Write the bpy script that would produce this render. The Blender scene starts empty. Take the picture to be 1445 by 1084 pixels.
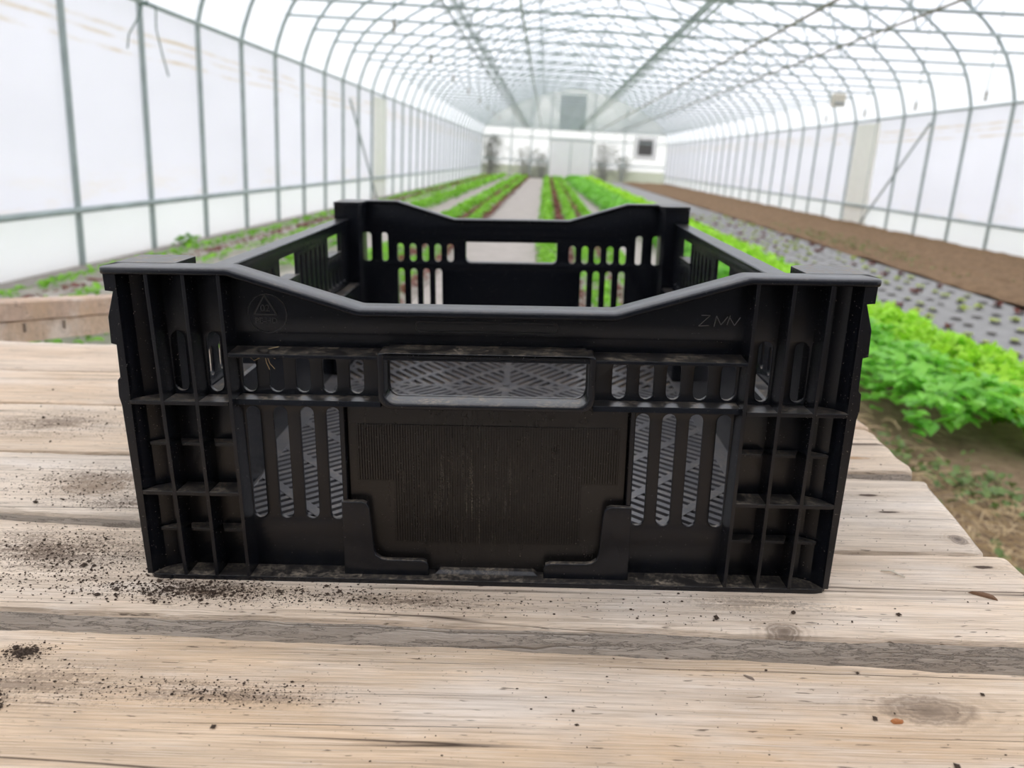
import bpy, bmesh, math, random
import numpy as np
from mathutils import Matrix, Vector
random.seed(7); rng = np.random.default_rng(7)
S = bpy.context.scene
COL = S.collection

# ------------------------------------------------------------------ camera, sky, exposure
def axes(p, y, r):
    cy, sy, cp, sp = math.cos(y), math.sin(y), math.cos(p), math.sin(p)
    f = Vector((-sy * cp, cy * cp, -sp)); r0 = Vector((cy, sy, 0)); u0 = r0.cross(f)
    cr, sr = math.cos(r), math.sin(r)
    return cr * r0 + sr * u0, -sr * r0 + cr * u0, f
def cam_matrix(p, y, r, loc):
    a, b, c = axes(p, y, r)
    m = Matrix((( a.x, b.x, -c.x, loc[0]), (a.y, b.y, -c.y, loc[1]), (a.z, b.z, -c.z, loc[2]), (0, 0, 0, 1)))
    return m
FPX = 1142.522
CAM_W = cam_matrix(0.2724, 0.0263, 0.0563, (0, 0, 1.0))                      # in the greenhouse
CAM_T = cam_matrix(0.28501, 0.01946, 0.0138, (0.02163, -0.41015, 0.24063))    # the same camera seen from the table top
TABLE = CAM_W @ CAM_T.inverted()                                              # table frame in the greenhouse
cam = bpy.data.cameras.new('camera'); camo = bpy.data.objects.new('camera', cam); COL.objects.link(camo)
camo.matrix_world = CAM_W; cam.sensor_width = 36; cam.lens = FPX / 1445 * 36; cam.clip_start = 0.01; cam.clip_end = 400
cam.dof.use_dof = True; cam.dof.focus_distance = 0.435; cam.dof.aperture_fstop = 10.5
S.camera = camo
W = bpy.data.worlds.new('overcast_sky'); S.world = W; W.use_nodes = True
bg = W.node_tree.nodes['Background']; bg.inputs[0].default_value = (0.975, 0.975, 1.0, 1); bg.inputs[1].default_value = 1.5
S.view_settings.view_transform = 'Standard'; S.view_settings.look = 'None'; S.view_settings.gamma = 1
S.view_settings.use_curve_mapping = False; S.view_settings.exposure = 0.82
S.cycles.max_bounces = 8; S.cycles.diffuse_bounces = 5; S.cycles.glossy_bounces = 4; S.cycles.transmission_bounces = 5
S.cycles.transparent_max_bounces = 8; S.cycles.use_denoising = True; S.cycles.caustics_reflective = False; S.cycles.caustics_refractive = False

# ------------------------------------------------------------------ helpers
class MB:
    def __init__(s): s.v = []; s.f = []; s.m = []
    def add(s, vs, fs, mi=0):
        o = len(s.v); s.v += [tuple(v) for v in vs]; s.f += [tuple(i + o for i in f) for f in fs]; s.m += [mi] * len(fs)
    def box(s, x0, x1, y0, y1, z0, z1, mi=0, b=0.0):
        if b <= 0:
            s.add([(x0,y0,z0),(x1,y0,z0),(x1,y1,z0),(x0,y1,z0),(x0,y0,z1),(x1,y0,z1),(x1,y1,z1),(x0,y1,z1)],
                  [(3,2,1,0),(4,5,6,7),(0,1,5,4),(1,2,6,5),(2,3,7,6),(3,0,4,7)], mi)
        else:                                                      # chamfered edges
            X, Y, Z = (x0, x1), (y0, y1), (z0, z1); vs = []; idx = {}
            for i in (0,1):
                for j in (0,1):
                    for k in (0,1):
                        sx, sy, sz = (1,-1)[i], (1,-1)[j], (1,-1)[k]
                        for a in range(3):
                            p = [X[i] + sx*b, Y[j] + sy*b, Z[k] + sz*b]
                            p[a] = (X[i], Y[j], Z[k])[a]; idx[i,j,k,a] = len(vs); vs.append(p)
            fs = []
            for a in range(3):
                o = [q for q in range(3) if q != a]
                for s_ in (0,1):
                    ring = []
                    for (p, q) in ((0,0),(1,0),(1,1),(0,1)):
                        t = [0,0,0]; t[a] = s_; t[o[0]] = p; t[o[1]] = q; ring.append(idx[t[0],t[1],t[2],a])
                    fs.append(ring)
            for a in range(3):
                o = [q for q in range(3) if q != a]
                for p in (0,1):
                    for q in (0,1):
                        t0 = [0,0,0]; t1 = [0,0,0]; t0[a] = 0; t1[a] = 1; t0[o[0]] = t1[o[0]] = p; t0[o[1]] = t1[o[1]] = q
                        fs.append([idx[(*t0, o[0])], idx[(*t1, o[0])], idx[(*t1, o[1])], idx[(*t0, o[1])]])
            for i in (0,1):
                for j in (0,1):
                    for k in (0,1): fs.append([idx[i,j,k,0], idx[i,j,k,1], idx[i,j,k,2]])
            s.add(vs, fs, mi)
    def hexa(s, bot, top, mi=0):                                    # two quads of 4 points
        s.add(list(bot) + list(top), [(3,2,1,0),(4,5,6,7),(0,1,5,4),(1,2,6,5),(2,3,7,6),(3,0,4,7)], mi)
    def prism(s, poly, axis, a, b, mi=0):                           # poly in the plane across axis
        n = len(poly)
        def P(p, t): return {'x': (t, p[0], p[1]), 'y': (p[0], t, p[1]), 'z': (p[0], p[1], t)}[axis]
        s.add([P(p, a) for p in poly] + [P(p, b) for p in poly],
              [tuple(range(n))[::-1], tuple(range(n, 2*n))] + [(i, (i+1) % n, n + (i+1) % n, n + i) for i in range(n)], mi)
    def tube(s, path, r, n=8, mi=0, closed_ends=True):
        path = [Vector(p) for p in path]; rs = r if isinstance(r, (list, tuple)) else [r] * len(path)
        vs = []; prev = None
        for i, p in enumerate(path):
            d = (path[min(i+1, len(path)-1)] - path[max(i-1, 0)]).normalized()
            if prev is None:
                ref = Vector((0,0,1)) if abs(d.z) < .9 else Vector((1,0,0)); u = d.cross(ref).normalized()
            else: u = (prev - d * prev.dot(d)).normalized()
            prev = u; w = d.cross(u)
            for k in range(n):
                a = 2*math.pi*k/n; vs.append(p + (u*math.cos(a) + w*math.sin(a)) * rs[i])
        fs = []
        for i in range(len(path)-1):
            for k in range(n): fs.append((i*n+k, i*n+(k+1) % n, (i+1)*n+(k+1) % n, (i+1)*n+k))
        if closed_ends: fs += [tuple(range(n))[::-1], tuple(range(len(path)*n-n, len(path)*n))]
        s.add(vs, fs, mi)
    def mesh(s, name, mats, smooth=False, fix=True):
        me = bpy.data.meshes.new(name); me.from_pydata(s.v, [], s.f)
        for m in (mats if isinstance(mats, (list, tuple)) else [mats]): me.materials.append(m)
        if any(s.m): me.polygons.foreach_set('material_index', s.m)
        if fix:
            bm = bmesh.new(); bm.from_mesh(me); bmesh.ops.recalc_face_normals(bm, faces=bm.faces); bm.to_mesh(me); bm.free()
        if smooth:
            me.polygons.foreach_set('use_smooth', [True] * len(me.polygons)); me.set_sharp_from_angle(angle=math.radians(38))
        me.update(); return me
    def obj(s, name, mats, parent=None, smooth=False, fix=True): return link(name, s.mesh(name, mats, smooth, fix), parent)
def link(name, data, parent=None):
    o = bpy.data.objects.new(name, data); COL.objects.link(o)
    if parent: o.parent = parent
    return o
def tag(o, label=None, cat=None, group=None, kind=None):
    for k, v in (('label', label), ('category', cat), ('group', group), ('kind', kind)):
        if v: o[k] = v
    return o
def empty(name, label, cat, group=None, loc=(0,0,0)):
    o = bpy.data.objects.new(name, None); COL.objects.link(o); o.location = loc; o.empty_display_size = .05
    return tag(o, label, cat, group)
def copy_tree(o, parent=None):
    c = o.copy(); COL.objects.link(c); c.parent = parent
    for ch in list(o.children): copy_tree(ch, c)
    return c
def plate(outer, holes, axis, a, b, bev=0.0004, res=1):
    """flat plate with real holes: filled 2D curve, extruded from a to b along axis ('x' or 'y'), lips rounded"""
    cu = bpy.data.curves.new('plate', 'CURVE'); cu.dimensions = '2D'; cu.fill_mode = 'BOTH'
    for poly in [outer] + holes:
        sp = cu.splines.new('POLY'); sp.points.add(len(poly)-1); sp.use_cyclic_u = True
        for q, p in zip(sp.points, poly): q.co = (p[0], p[1], 0, 1)
    t = (b - a) / 2; bev = min(bev, t * .8)
    cu.extrude = t - bev; cu.bevel_depth = bev; cu.bevel_resolution = res; cu.offset = -bev
    o = bpy.data.objects.new('plate', cu); COL.objects.link(o)
    dg = bpy.context.evaluated_depsgraph_get(); dg.update()
    me = bpy.data.meshes.new_from_object(o.evaluated_get(dg)); bpy.data.objects.remove(o); bpy.data.curves.remove(cu)
    c = (a + b) / 2
    if axis == 'y': me.transform(Matrix(((1,0,0,0),(0,0,-1,c),(0,1,0,0),(0,0,0,1))))
    elif axis == 'x': me.transform(Matrix(((0,0,1,c),(1,0,0,0),(0,1,0,0),(0,0,0,1))))
    bm = bmesh.new(); bm.from_mesh(me); bmesh.ops.remove_doubles(bm, verts=bm.verts, dist=1e-6)
    bmesh.ops.recalc_face_normals(bm, faces=bm.faces); bm.to_mesh(me); bm.free()
    me.materials.clear()
    return me
def stadium(cx, z0, z1, w, n=7):
    r = w/2; pts = []
    for k in range(n+1): a = math.pi*k/n; pts.append((cx + r*math.cos(a), z1 - r + r*math.sin(a)))
    for k in range(n+1): a = math.pi + math.pi*k/n; pts.append((cx + r*math.cos(a), z0 + r + r*math.sin(a)))
    return pts
def rrect(x0, x1, z0, z1, r, n=5):
    rs = r if isinstance(r, (list, tuple)) else (r,)*4                # bl, br, tr, tl
    C = ((x0, z0, 1, 1, 180), (x1, z0, -1, 1, 270), (x1, z1, -1, -1, 0), (x0, z1, 1, -1, 90)); pts = []
    for (x, z, sx, sz, a0), q in zip(C, rs):
        for k in range(n+1):
            a = math.radians(a0 + 90*k/n); pts.append((x + sx*q + q*math.cos(a), z + sz*q + q*math.sin(a)))
    return pts

# ------------------------------------------------------------------ materials
class NT:
    def __init__(s, name):
        s.m = bpy.data.materials.new(name); s.m.use_nodes = True; s.t = s.m.node_tree; s.n = s.t.nodes; s.l = s.t.links
        s.b = s.n['Principled BSDF']; s.out = s.n['Material Output']
    def new(s, t, **k):
        n = s.n.new(t)
        for a, b in k.items():
            if a.startswith('i_'):
                key = a[2:]; key = int(key) if key.isdigit() else key
                s.set(n.inputs[key], b)
            else: setattr(n, a, b)
        return n
    def set(s, inp, v):
        if isinstance(v, bpy.types.NodeSocket): s.l.new(v, inp)
        elif isinstance(v, bpy.types.Node): s.l.new(v.outputs[0], inp)
        else: inp.default_value = v if not (isinstance(v, tuple) and len(v) == 3 and inp.type == 'RGBA') else (*v, 1)
    def coord(s, scale=(1,1,1), which='Object', loc=(0,0,0)):
        c = s.new('ShaderNodeTexCoord'); m = s.new('ShaderNodeMapping'); s.l.new(c.outputs[which], m.inputs[0])
        m.inputs['Scale'].default_value = scale; m.inputs['Location'].default_value = loc; return m.outputs[0]
    def noise(s, vec, scale=1, detail=3, rough=.55, dist=0.0):
        n = s.new('ShaderNodeTexNoise'); s.l.new(vec, n.inputs['Vector']); n.inputs['Scale'].default_value = scale
        n.inputs['Detail'].default_value = detail; n.inputs['Roughness'].default_value = rough; n.inputs['Distortion'].default_value = dist
        return n.outputs['Fac']
    def ramp(s, fac, stops):
        r = s.new('ShaderNodeValToRGB'); s.l.new(fac, r.inputs[0]); e = r.color_ramp.elements
        while len(e) < len(stops): e.new(.5)
        for q, (p, c) in zip(e, stops): q.position = p; q.color = (*c, 1) if isinstance(c, tuple) else (c, c, c, 1)
        return r.outputs[0]
    def math(s, op, a, b=0.0, c=0.0):
        n = s.new('ShaderNodeMath', operation=op); s.set(n.inputs[0], a); s.set(n.inputs[1], b); s.set(n.inputs[2], c); return n.outputs[0]
    def mix(s, fac, a, b, blend='MIX'):
        n = s.new('ShaderNodeMix', data_type='RGBA', blend_type=blend); s.set(n.inputs[0], fac); s.set(n.inputs[6], a); s.set(n.inputs[7], b)
        return n.outputs[2]
    def bump(s, h, strength=.3, dist=.001):
        n = s.new('ShaderNodeBump'); n.inputs['Strength'].default_value = strength; n.inputs['Distance'].default_value = dist
        s.l.new(h, n.inputs['Height']); s.l.new(n.outputs[0], s.b.inputs['Normal']); return n
    def base(s, col, rough=.6, spec=.5, metal=0.0):
        s.set(s.b.inputs['Base Color'], col); s.set(s.b.inputs['Roughness'], rough); s.b.inputs['Specular IOR Level'].default_value = spec
        s.b.inputs['Metallic'].default_value = metal; return s

def plain(name, col, rough=.6, spec=.5, metal=0.0, var=.12, scale=8):
    t = NT(name); n = t.noise(t.coord(), scale, 4)
    c0 = tuple(x*(1-var) for x in col); c1 = tuple(min(1, x*(1+var)) for x in col)
    t.base(t.ramp(n, [(.3, c0), (.7, c1)]), rough, spec, metal); return t.m

def mat_plastic(name, dust=1.0, streak=False, grey=None):
    """black moulded polyethylene with pale soil dust lying on its ledges and caught in specks"""
    t = NT(name); co = t.coord()
    geo = t.new('ShaderNodeNewGeometry'); tc = t.new('ShaderNodeTexCoord')
    vt = t.new('ShaderNodeVectorTransform', vector_type='NORMAL', convert_from='WORLD', convert_to='OBJECT')
    sx = t.new('ShaderNodeSeparateXYZ'); t.l.new(geo.outputs['Normal'], sx.inputs[0])
    up = t.ramp(sx.outputs[2], [(.55, 0.0), (.9, 1.0)])
    n1 = t.noise(co, 85, 6, .7); n2 = t.noise(co, 420, 3, .7); n3 = t.noise(co, 900, 2, .6)
    film = t.math('ADD', t.math('MULTIPLY', t.ramp(n1, [(.44, 0.04), (.64, 1.0)]), t.ramp(n2, [(.42, 0.08), (.60, .8)])), .05)  # patchy dust, plus an even share painting glancing sheen on top faces
    speck = t.math('MULTIPLY', t.ramp(n3, [(.705, 0.0), (.74, 1.0)]), t.ramp(n1, [(.42, 0.15), (.6, 1.0)]))
    lie = t.math('MULTIPLY', film, up)
    haze = t.math('MULTIPLY', t.ramp(n1, [(.35, 0.0), (.75, 1.0)]), .003)
    f = t.math('ADD', t.math('MULTIPLY', lie, .8 * dust), t.math('MULTIPLY', speck, .5 * dust))
    f = t.math('ADD', f, t.math('MULTIPLY', haze, dust))
    if streak:
        cs = t.coord((640, 1, 26)); ns = t.noise(cs, 1, 3, .7); nb = t.noise(t.coord(), 22, 3, .6)
        mp = t.new('ShaderNodeMapping', vector_type='TEXTURE'); t.l.new(tc.outputs['Object'], mp.inputs[0])
        mp.inputs['Location'].default_value = (-.008, .012, .056); mp.inputs['Scale'].default_value = (.05, .1, .05)
        ln = t.new('ShaderNodeVectorMath', operation='LENGTH'); t.l.new(mp.outputs[0], ln.inputs[0]); mid = t.ramp(ln.outputs[1], [(.15, 1.0), (1.0, 0.0)])
        ns = t.math('ADD', ns, t.math('MULTIPLY', mid, .07))
        st = t.math('MULTIPLY', t.ramp(ns, [(.60, 0.0), (.74, 1.0)]), t.math('ADD', t.ramp(nb, [(.52, 0.0), (.68, .6)]), t.math('MULTIPLY', mid, .5)))
        nd = t.noise(t.coord(), 1300, 2, .5)
        f = t.math('ADD', f, t.math('MULTIPLY', st, t.ramp(nd, [(.50, 0.0), (.58, 1.0)])))
    f = t.math('MINIMUM', f, 1.0)
    base = grey or ((.0048, .0060, .0092) if not streak else (.0135, .0118, .0108))  # label panel's browner base paints in how differently it is lit
    t.base(t.mix(f, base, (.42, .35, .26)), t.math('ADD', .27, t.math('MULTIPLY', f, .5)), .45)
    bp = t.bump(t.noise(co, 1800, 3, .6), .12, .0003)
    bv = t.new('ShaderNodeBevel', samples=4); bv.inputs[0].default_value = .0007; t.l.new(bv.outputs[0], bp.inputs['Normal'])
    return t.m

DK = (.07, .045, .03)
def mat_wood(name, base, seed, side=False, knots=(), warm=.35, stains=()):
    """weathered sawn softwood, grain along x, with cracks, stains and knots"""
    t = NT(name); L = (seed * 3.7, seed * 1.9, seed * 2.3)
    warp = t.noise(t.coord((3, 9, 9), loc=L), 1, 3, .6)
    def str_(sx, sy, w=.12):
        c = t.new('ShaderNodeTexCoord'); sp = t.new('ShaderNodeSeparateXYZ'); t.l.new(c.outputs['Object'], sp.inputs[0])
        cm = t.new('ShaderNodeCombineXYZ')
        t.set(cm.inputs[0], t.math('ADD', t.math('MULTIPLY', sp.outputs[0], sx), L[0]))
        t.set(cm.inputs[1], t.math('ADD', t.math('MULTIPLY', t.math('ADD', sp.outputs[1], t.math('MULTIPLY', warp, w * .08)), sy), L[1]))
        t.set(cm.inputs[2], t.math('MULTIPLY', sp.outputs[2], sy)); return cm.outputs[0]
    g1 = t.noise(str_(5, 70), 1, 5, .65); g2 = t.noise(str_(9, 420), 1, 4, .7); g3 = t.noise(str_(.55, 34, .05), 1, 1, .5); g4 = t.noise(str_(16, 1500), 1, 3, .7)
    patch = t.noise(t.coord((4, 10, 10), loc=L), 1, 4, .6); blot = t.noise(t.coord((9, 16, 16), loc=L), 1, 5, .65)
    lo = tuple(c*.74 for c in base); hi = tuple(min(.93, c*1.12) for c in base)
    c = t.ramp(g1, [(.30, lo), (.66, hi)])
    c = t.mix(t.math('MULTIPLY', t.ramp(patch, [(.46, 0.0), (.68, 1.0)]), warm), c, (.70, .45, .24))
    c = t.mix(t.math('MULTIPLY', t.ramp(blot, [(.52, 0.0), (.72, 1.0)]), .36), c, (.36, .31, .26))
    c = t.mix(t.math('MULTIPLY', t.ramp(t.noise(t.coord((3, 14, 14), loc=(L[1], L[2], L[0])), 1, 5, .65), [(.50, 0.0), (.66, 1.0)]), .5), c, (.92, .85, .76))
    c = t.mix(t.math('MULTIPLY', t.ramp(g2, [(.48, 0.0), (.66, 1.0)]), .42), c, (.30, .22, .15))
    c = t.mix(t.math('MULTIPLY', t.ramp(g4, [(.50, 0.0), (.64, 1.0)]), .38), c, (.27, .20, .14))
    c = t.mix(t.math('MULTIPLY', t.ramp(g4, [(.36, 1.0), (.48, 0.0)]), .30), c, (.90, .82, .72))
    for (kx, ky, rx, ry, am) in stains:
        cc = t.new('ShaderNodeTexCoord'); mp = t.new('ShaderNodeMapping', vector_type='TEXTURE'); t.l.new(cc.outputs['Object'], mp.inputs[0])
        mp.inputs['Location'].default_value = (kx, ky, 0); mp.inputs['Scale'].default_value = (rx, ry, .05)
        ln = t.new('ShaderNodeVectorMath', operation='LENGTH'); t.l.new(mp.outputs[0], ln.inputs[0])
        fal = t.ramp(ln.outputs[1], [(0.0, 1.0), (1.0, 0.0)])
        sn = t.math('ADD', t.math('MULTIPLY', t.noise(t.coord(), 420, 5, .75), .75), t.math('MULTIPLY', t.noise(t.coord((40, 160, 160)), 1, 3), .35))
        c = t.mix(t.math('MULTIPLY', t.ramp(t.math('ADD', sn, t.math('MULTIPLY', fal, .22)), [(.66, 0.0), (.74, 1.0)]), t.math('MULTIPLY', fal, am)), c, (.13, .085, .055))
    crack = t.ramp(t.math('ABSOLUTE', t.math('SUBTRACT', g3, .5)), [(.0, 1.0), (.006, 0.0)])
    crack = t.math('MULTIPLY', crack, t.ramp(t.noise(t.coord((4, 30, 30), loc=L), 1, 2), [(.50, 0.0), (.60, 1.0)]))
    fleck = t.ramp(t.noise(str_(70, 480), 1, 2, .6), [(.665, 0.0), (.72, 1.0)])
    dots = t.ramp(t.noise(t.coord(), 520, 2, .5), [(.70, 0.0), (.75, 1.0)])
    dots = t.math('MULTIPLY', dots, t.ramp(blot, [(.44, 0.05), (.62, .9)]))
    dark = t.math('MAXIMUM', crack, t.math('MULTIPLY', fleck, .7))
    dark = t.math('MAXIMUM', dark, t.math('MULTIPLY', dots, .8))
    h = t.math('ADD', t.math('MULTIPLY', g1, .6), t.math('ADD', t.math('MULTIPLY', g2, .8), t.math('MULTIPLY', g4, .35)))
    for (kx, ky, rx, ry, col) in knots:
        cc = t.new('ShaderNodeTexCoord'); mp = t.new('ShaderNodeMapping', vector_type='TEXTURE'); t.l.new(cc.outputs['Object'], mp.inputs[0])
        mp.inputs['Location'].default_value = (kx, ky, 0); mp.inputs['Scale'].default_value = (rx, ry, .02)
        ln = t.new('ShaderNodeVectorMath', operation='LENGTH'); t.l.new(mp.outputs[0], ln.inputs[0])
        d = t.math('ADD', ln.outputs[1], t.math('MULTIPLY', t.math('SUBTRACT', t.noise(t.coord(), 160, 4, .7), .5), .9))
        ring = t.math('MULTIPLY', t.math('SINE', t.math('MULTIPLY', d, 14)), t.ramp(d, [(.9, .5), (1.0, 0.0)]) if False else .18)
        c = t.mix(t.math('MULTIPLY', t.ramp(t.math('DIVIDE', d, 2.6), [(.38, 1.0), (.95, 0.0)]), t.math('ADD', .28, ring)), c, (.40, .29, .19))
        c = t.mix(t.ramp(d, [(.55, .97), (.95, 0.0)]) if col == DK else t.ramp(t.math('DIVIDE', d, 1.4), [(0, .95), (.25, .8), (.36, .45), (.46, .75), (.56, .35), (.66, .6), (.76, .2), (.9, 0.0)]), c, col)
    c = t.mix(dark, c, (.07, .045, .03))
    h = t.math('SUBTRACT', h, t.math('MULTIPLY', dark, 1.4))
    if side:
        sc = t.noise(t.coord((22, 150, 150), loc=L), 1, 6, .75); cr = t.ramp(t.math('ABSOLUTE', t.math('SUBTRACT', sc, .5)), [(0.0, 1.0), (.02, 0.0)])
        c = t.mix(t.math('MULTIPLY', cr, .6), t.mix(.72, c, t.ramp(sc, [(.3, (.46, .40, .33)), (.7, (.76, .68, .58))])), (.08, .065, .05))
        h = t.math('ADD', h, t.math('MULTIPLY', t.math('SUBTRACT', sc, cr), 1.6))
    t.base(c, .82, .25); t.bump(h, .55, .0016); return t.m

def mat_soil(name, c0, c1, scale=14, b=.02):
    t = NT(name); n = t.noise(t.coord(), scale, 8, .7); n2 = t.noise(t.coord(), scale*.12, 4, .6)
    c = t.mix(t.ramp(n2, [(.35, 0.0), (.65, 1.0)]), t.ramp(n, [(.3, c0), (.7, c1)]), t.ramp(n, [(.3, tuple(x*.8 for x in c0)), (.7, tuple(x*1.15 for x in c1))]))
    t.base(c, .95, .1); t.bump(n, .6, b); return t.m

def mat_leaf(name, dark, light, trans=.25, rough=.45):
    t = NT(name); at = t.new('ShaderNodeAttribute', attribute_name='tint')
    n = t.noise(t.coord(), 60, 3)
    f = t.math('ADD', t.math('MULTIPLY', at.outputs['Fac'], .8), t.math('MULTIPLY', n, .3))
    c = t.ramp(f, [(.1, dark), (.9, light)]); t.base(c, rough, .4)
    tr = t.new('ShaderNodeBsdfTranslucent'); t.l.new(c, tr.inputs[0]); mx = t.new('ShaderNodeMixShader'); mx.inputs[0].default_value = trans
    t.l.new(t.b.outputs[0], mx.inputs[1]); t.l.new(tr.outputs[0], mx.inputs[2]); t.l.new(mx.outputs[0], t.out.inputs[0]); return t.m

def mat_film(name, col, clear=.05, dirt=True):
    """milky polythene: daylight comes through diffused; dirty seams"""
    t = NT(name); n = t.noise(t.coord((1, .25, 1)), 1.1, 5, .6)
    c = t.ramp(n, [(.3, tuple(x*.95 for x in col)), (.7, col)])
    if dirt:
        sp = t.new('ShaderNodeSeparateXYZ'); cc = t.new('ShaderNodeTexCoord'); t.l.new(cc.outputs['Object'], sp.inputs[0])
        nn = t.noise(t.coord((1, 1.3, 9)), 1, 4, .7)
        z = t.math('ADD', sp.outputs[2], t.math('MULTIPLY', t.math('SUBTRACT', t.noise(t.coord((.1, .5, .1)), 1, 2), .5), .12))
        m = None
        for zz in (1.80, 1.88, 1.70):
            q = t.ramp(t.math('ABSOLUTE', t.math('SUBTRACT', z, zz)), [(0.006, 1.0), (.022, 0.0)]); m = q if m is None else t.math('MAXIMUM', m, q)
        c = t.mix(t.math('MULTIPLY', m, t.math('MULTIPLY', t.ramp(nn, [(.4, 0.0), (.62, 1.0)]), .75)), c, (.70, .60, .47))
        low = t.math('MULTIPLY', t.ramp(sp.outputs[2], [(.45, 1.0), (.85, 0.0)]), t.ramp(nn, [(.5, 0.0), (.75, .35)]))
        c = t.mix(low, c, (.8, .7, .55))
    tr = t.new('ShaderNodeBsdfTranslucent'); t.l.new(c, tr.inputs[0]); df = t.new('ShaderNodeBsdfDiffuse'); t.l.new(c, df.inputs[0])
    m1 = t.new('ShaderNodeMixShader'); m1.inputs[0].default_value = .28; t.l.new(tr.outputs[0], m1.inputs[1]); t.l.new(df.outputs[0], m1.inputs[2])
    tp = t.new('ShaderNodeBsdfTransparent'); m2 = t.new('ShaderNodeMixShader'); m2.inputs[0].default_value = clear
    t.l.new(m1.outputs[0], m2.inputs[1]); t.l.new(tp.outputs[0], m2.inputs[2]); t.l.new(m2.outputs[0], t.out.inputs[0]); return t.m

M_FILM = mat_film('milky_film', (.87, .865, .92)); M_FILM_ROOF = mat_film('roof_film', (.76, .77, .83), dirt=False)
M_FILM_END = mat_film('end_film', (.50, .505, .485), clear=.52, dirt=False)
M_BASE = mat_film('white_panel', (.90, .91, .925), clear=0.0, dirt=False)
M_DOOR = plain('white_door', (.93, .925, .92), .6, .3, 0, .03)
M_PATCH = plain('cream_panel', (.93, .92, .84), .6, .3, 0, .04)
M_END_BLOCKER = plain('dark_end_blocker', (.135, .14, .15), .8)  # unseen near end, made dark and opaque to keep light off the crate front
M_STEEL = plain('galvanised_steel', (.37, .43, .42), .5, .5, .35, .15, 5)
M_PIPE = plain('brown_poly_pipe', (.22, .20, .14), .5)
M_FLOOR = mat_soil('trodden_soil', (.19, .125, .075), (.33, .24, .15), 16)
M_SOIL = mat_soil('tilled_soil', (.17, .105, .058), (.31, .205, .12), 12, .04)
M_GRAVEL = mat_soil('grey_soil', (.26, .23, .20), (.40, .37, .33), 20)
M_OUT = mat_soil('outside_grass', (.16, .20, .09), (.30, .33, .18), 2)
def mat_cloth(name, c0, c1):
    t = NT(name); n = t.noise(t.coord(), 5, 6, .65); w = t.noise(t.coord((240, 60, 1)), 1, 2)
    t.base(t.mix(t.math('MULTIPLY', w, .35), t.ramp(n, [(.3, c0), (.7, c1)]), (.46, .43, .39)), .8, .3); t.bump(n, .4, .02); return t.m
M_CLOTH = mat_cloth('pale_ground_cloth', (.37, .32, .275), (.52, .465, .41))
M_CLOTH_R = mat_cloth('grey_ground_cloth', (.235, .235, .225), (.32, .315, .305))
M_GREEN = mat_leaf('leaf_green', (.09, .32, .02), (.32, .68, .05), .35)
M_DARK = mat_leaf('leaf_dark_green', (.07, .34, .03), (.32, .74, .09), .35, .35)
M_LIME = mat_leaf('leaf_lime', (.26, .60, .02), (.52, .88, .07), .4)
M_RED = mat_leaf('leaf_red', (.10, .025, .02), (.28, .09, .06), .15)
M_WEED = mat_leaf('leaf_weed', (.10, .17, .04), (.26, .36, .10), .2)
M_SEED = mat_leaf('leaf_seedling', (.36, .50, .06), (.62, .70, .18), .3)
M_STRAW = plain('dry_straw', (.58, .44, .25), .8, .2)
M_TWIG = plain('grey_twig', (.22, .17, .13), .9)
M_SHRUB = mat_leaf('shrub_leaf', (.07, .085, .04), (.24, .26, .12), .2)
M_WHITE = plain('white_paint', (.80, .80, .78), .6)
M_DGREY = plain('dark_grey_fan', (.10, .095, .09), .6); M_GREY = plain('grey_louvre', (.34, .36, .36), .6)
M_BEIGE = plain('beige_plastic', (.62, .58, .48), .5); M_CORD = plain('green_cord', (.10, .16, .13), .8)
M_BLK = mat_plastic('black_plastic'); M_LUG = mat_plastic('dusty_lug_plastic', 1.5); M_RIM = mat_plastic('rim_plastic', .3); M_BLKF = mat_plastic('dusty_sheen_plastic', .6, False, (.085, .085, .09)); M_BLKP = mat_plastic('scuffed_lit_plastic', .8, True)  # floor's grey base stands in for glancing sheen on the slats, dust on top

# ------------------------------------------------------------------ greenhouse shell
XL, XR = -3.62, 6.56; XC = (XL + XR) / 2; HW = (XR - XL) / 2; Y0, Y1 = -4.0, 46.6; EAVE = 2.12; RAIL = .425
PROF = [(0, 4.75), (.5, 4.71), (1.0, 4.62), (1.5, 4.50), (2.0, 4.36), (2.5, 4.18), (3.0, 3.98), (3.4, 3.80), (3.8, 3.60), (4.15, 3.40), (4.45, 3.18),
        (4.7, 2.94), (4.86, 2.72), (4.97, 2.50), (5.05, 2.28), (5.09, 2.12)]
PROF = [(a * HW / 5.09, z) for a, z in PROF]
def arch_z(x):
    a = abs(x - XC)
    for (a0, z0), (a1, z1) in zip(PROF, PROF[1:]):
        if a <= a1: return z0 + (z1 - z0) * (a - a0) / (a1 - a0)
    return EAVE
arch = [(XC - a, z) for a, z in PROF[::-1]] + [(XC + a, z) for a, z in PROF[1:]]
def structure(name, mb, m, smooth=False): return tag(mb.obj(name, m, None, smooth), kind='structure')
b = MB(); b.box(XL - .3, XR + .3, Y0 - .3, Y1 + .3, -.30, -.02); structure('floor', b, M_FLOOR)
b = MB(); N = len(arch); off = .035
n = [(XC + (x - XC) * (1 + off / HW), z + off) for x, z in arch]
ys = np.linspace(Y0, Y1, 12)
b.add([(x, y, z) for y in ys for x, z in n], [(j*N+i, j*N+i+1, (j+1)*N+i+1, (j+1)*N+i) for j in range(11) for i in range(N-1)])
structure('ceiling', b, M_FILM_ROOF, True)
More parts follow.
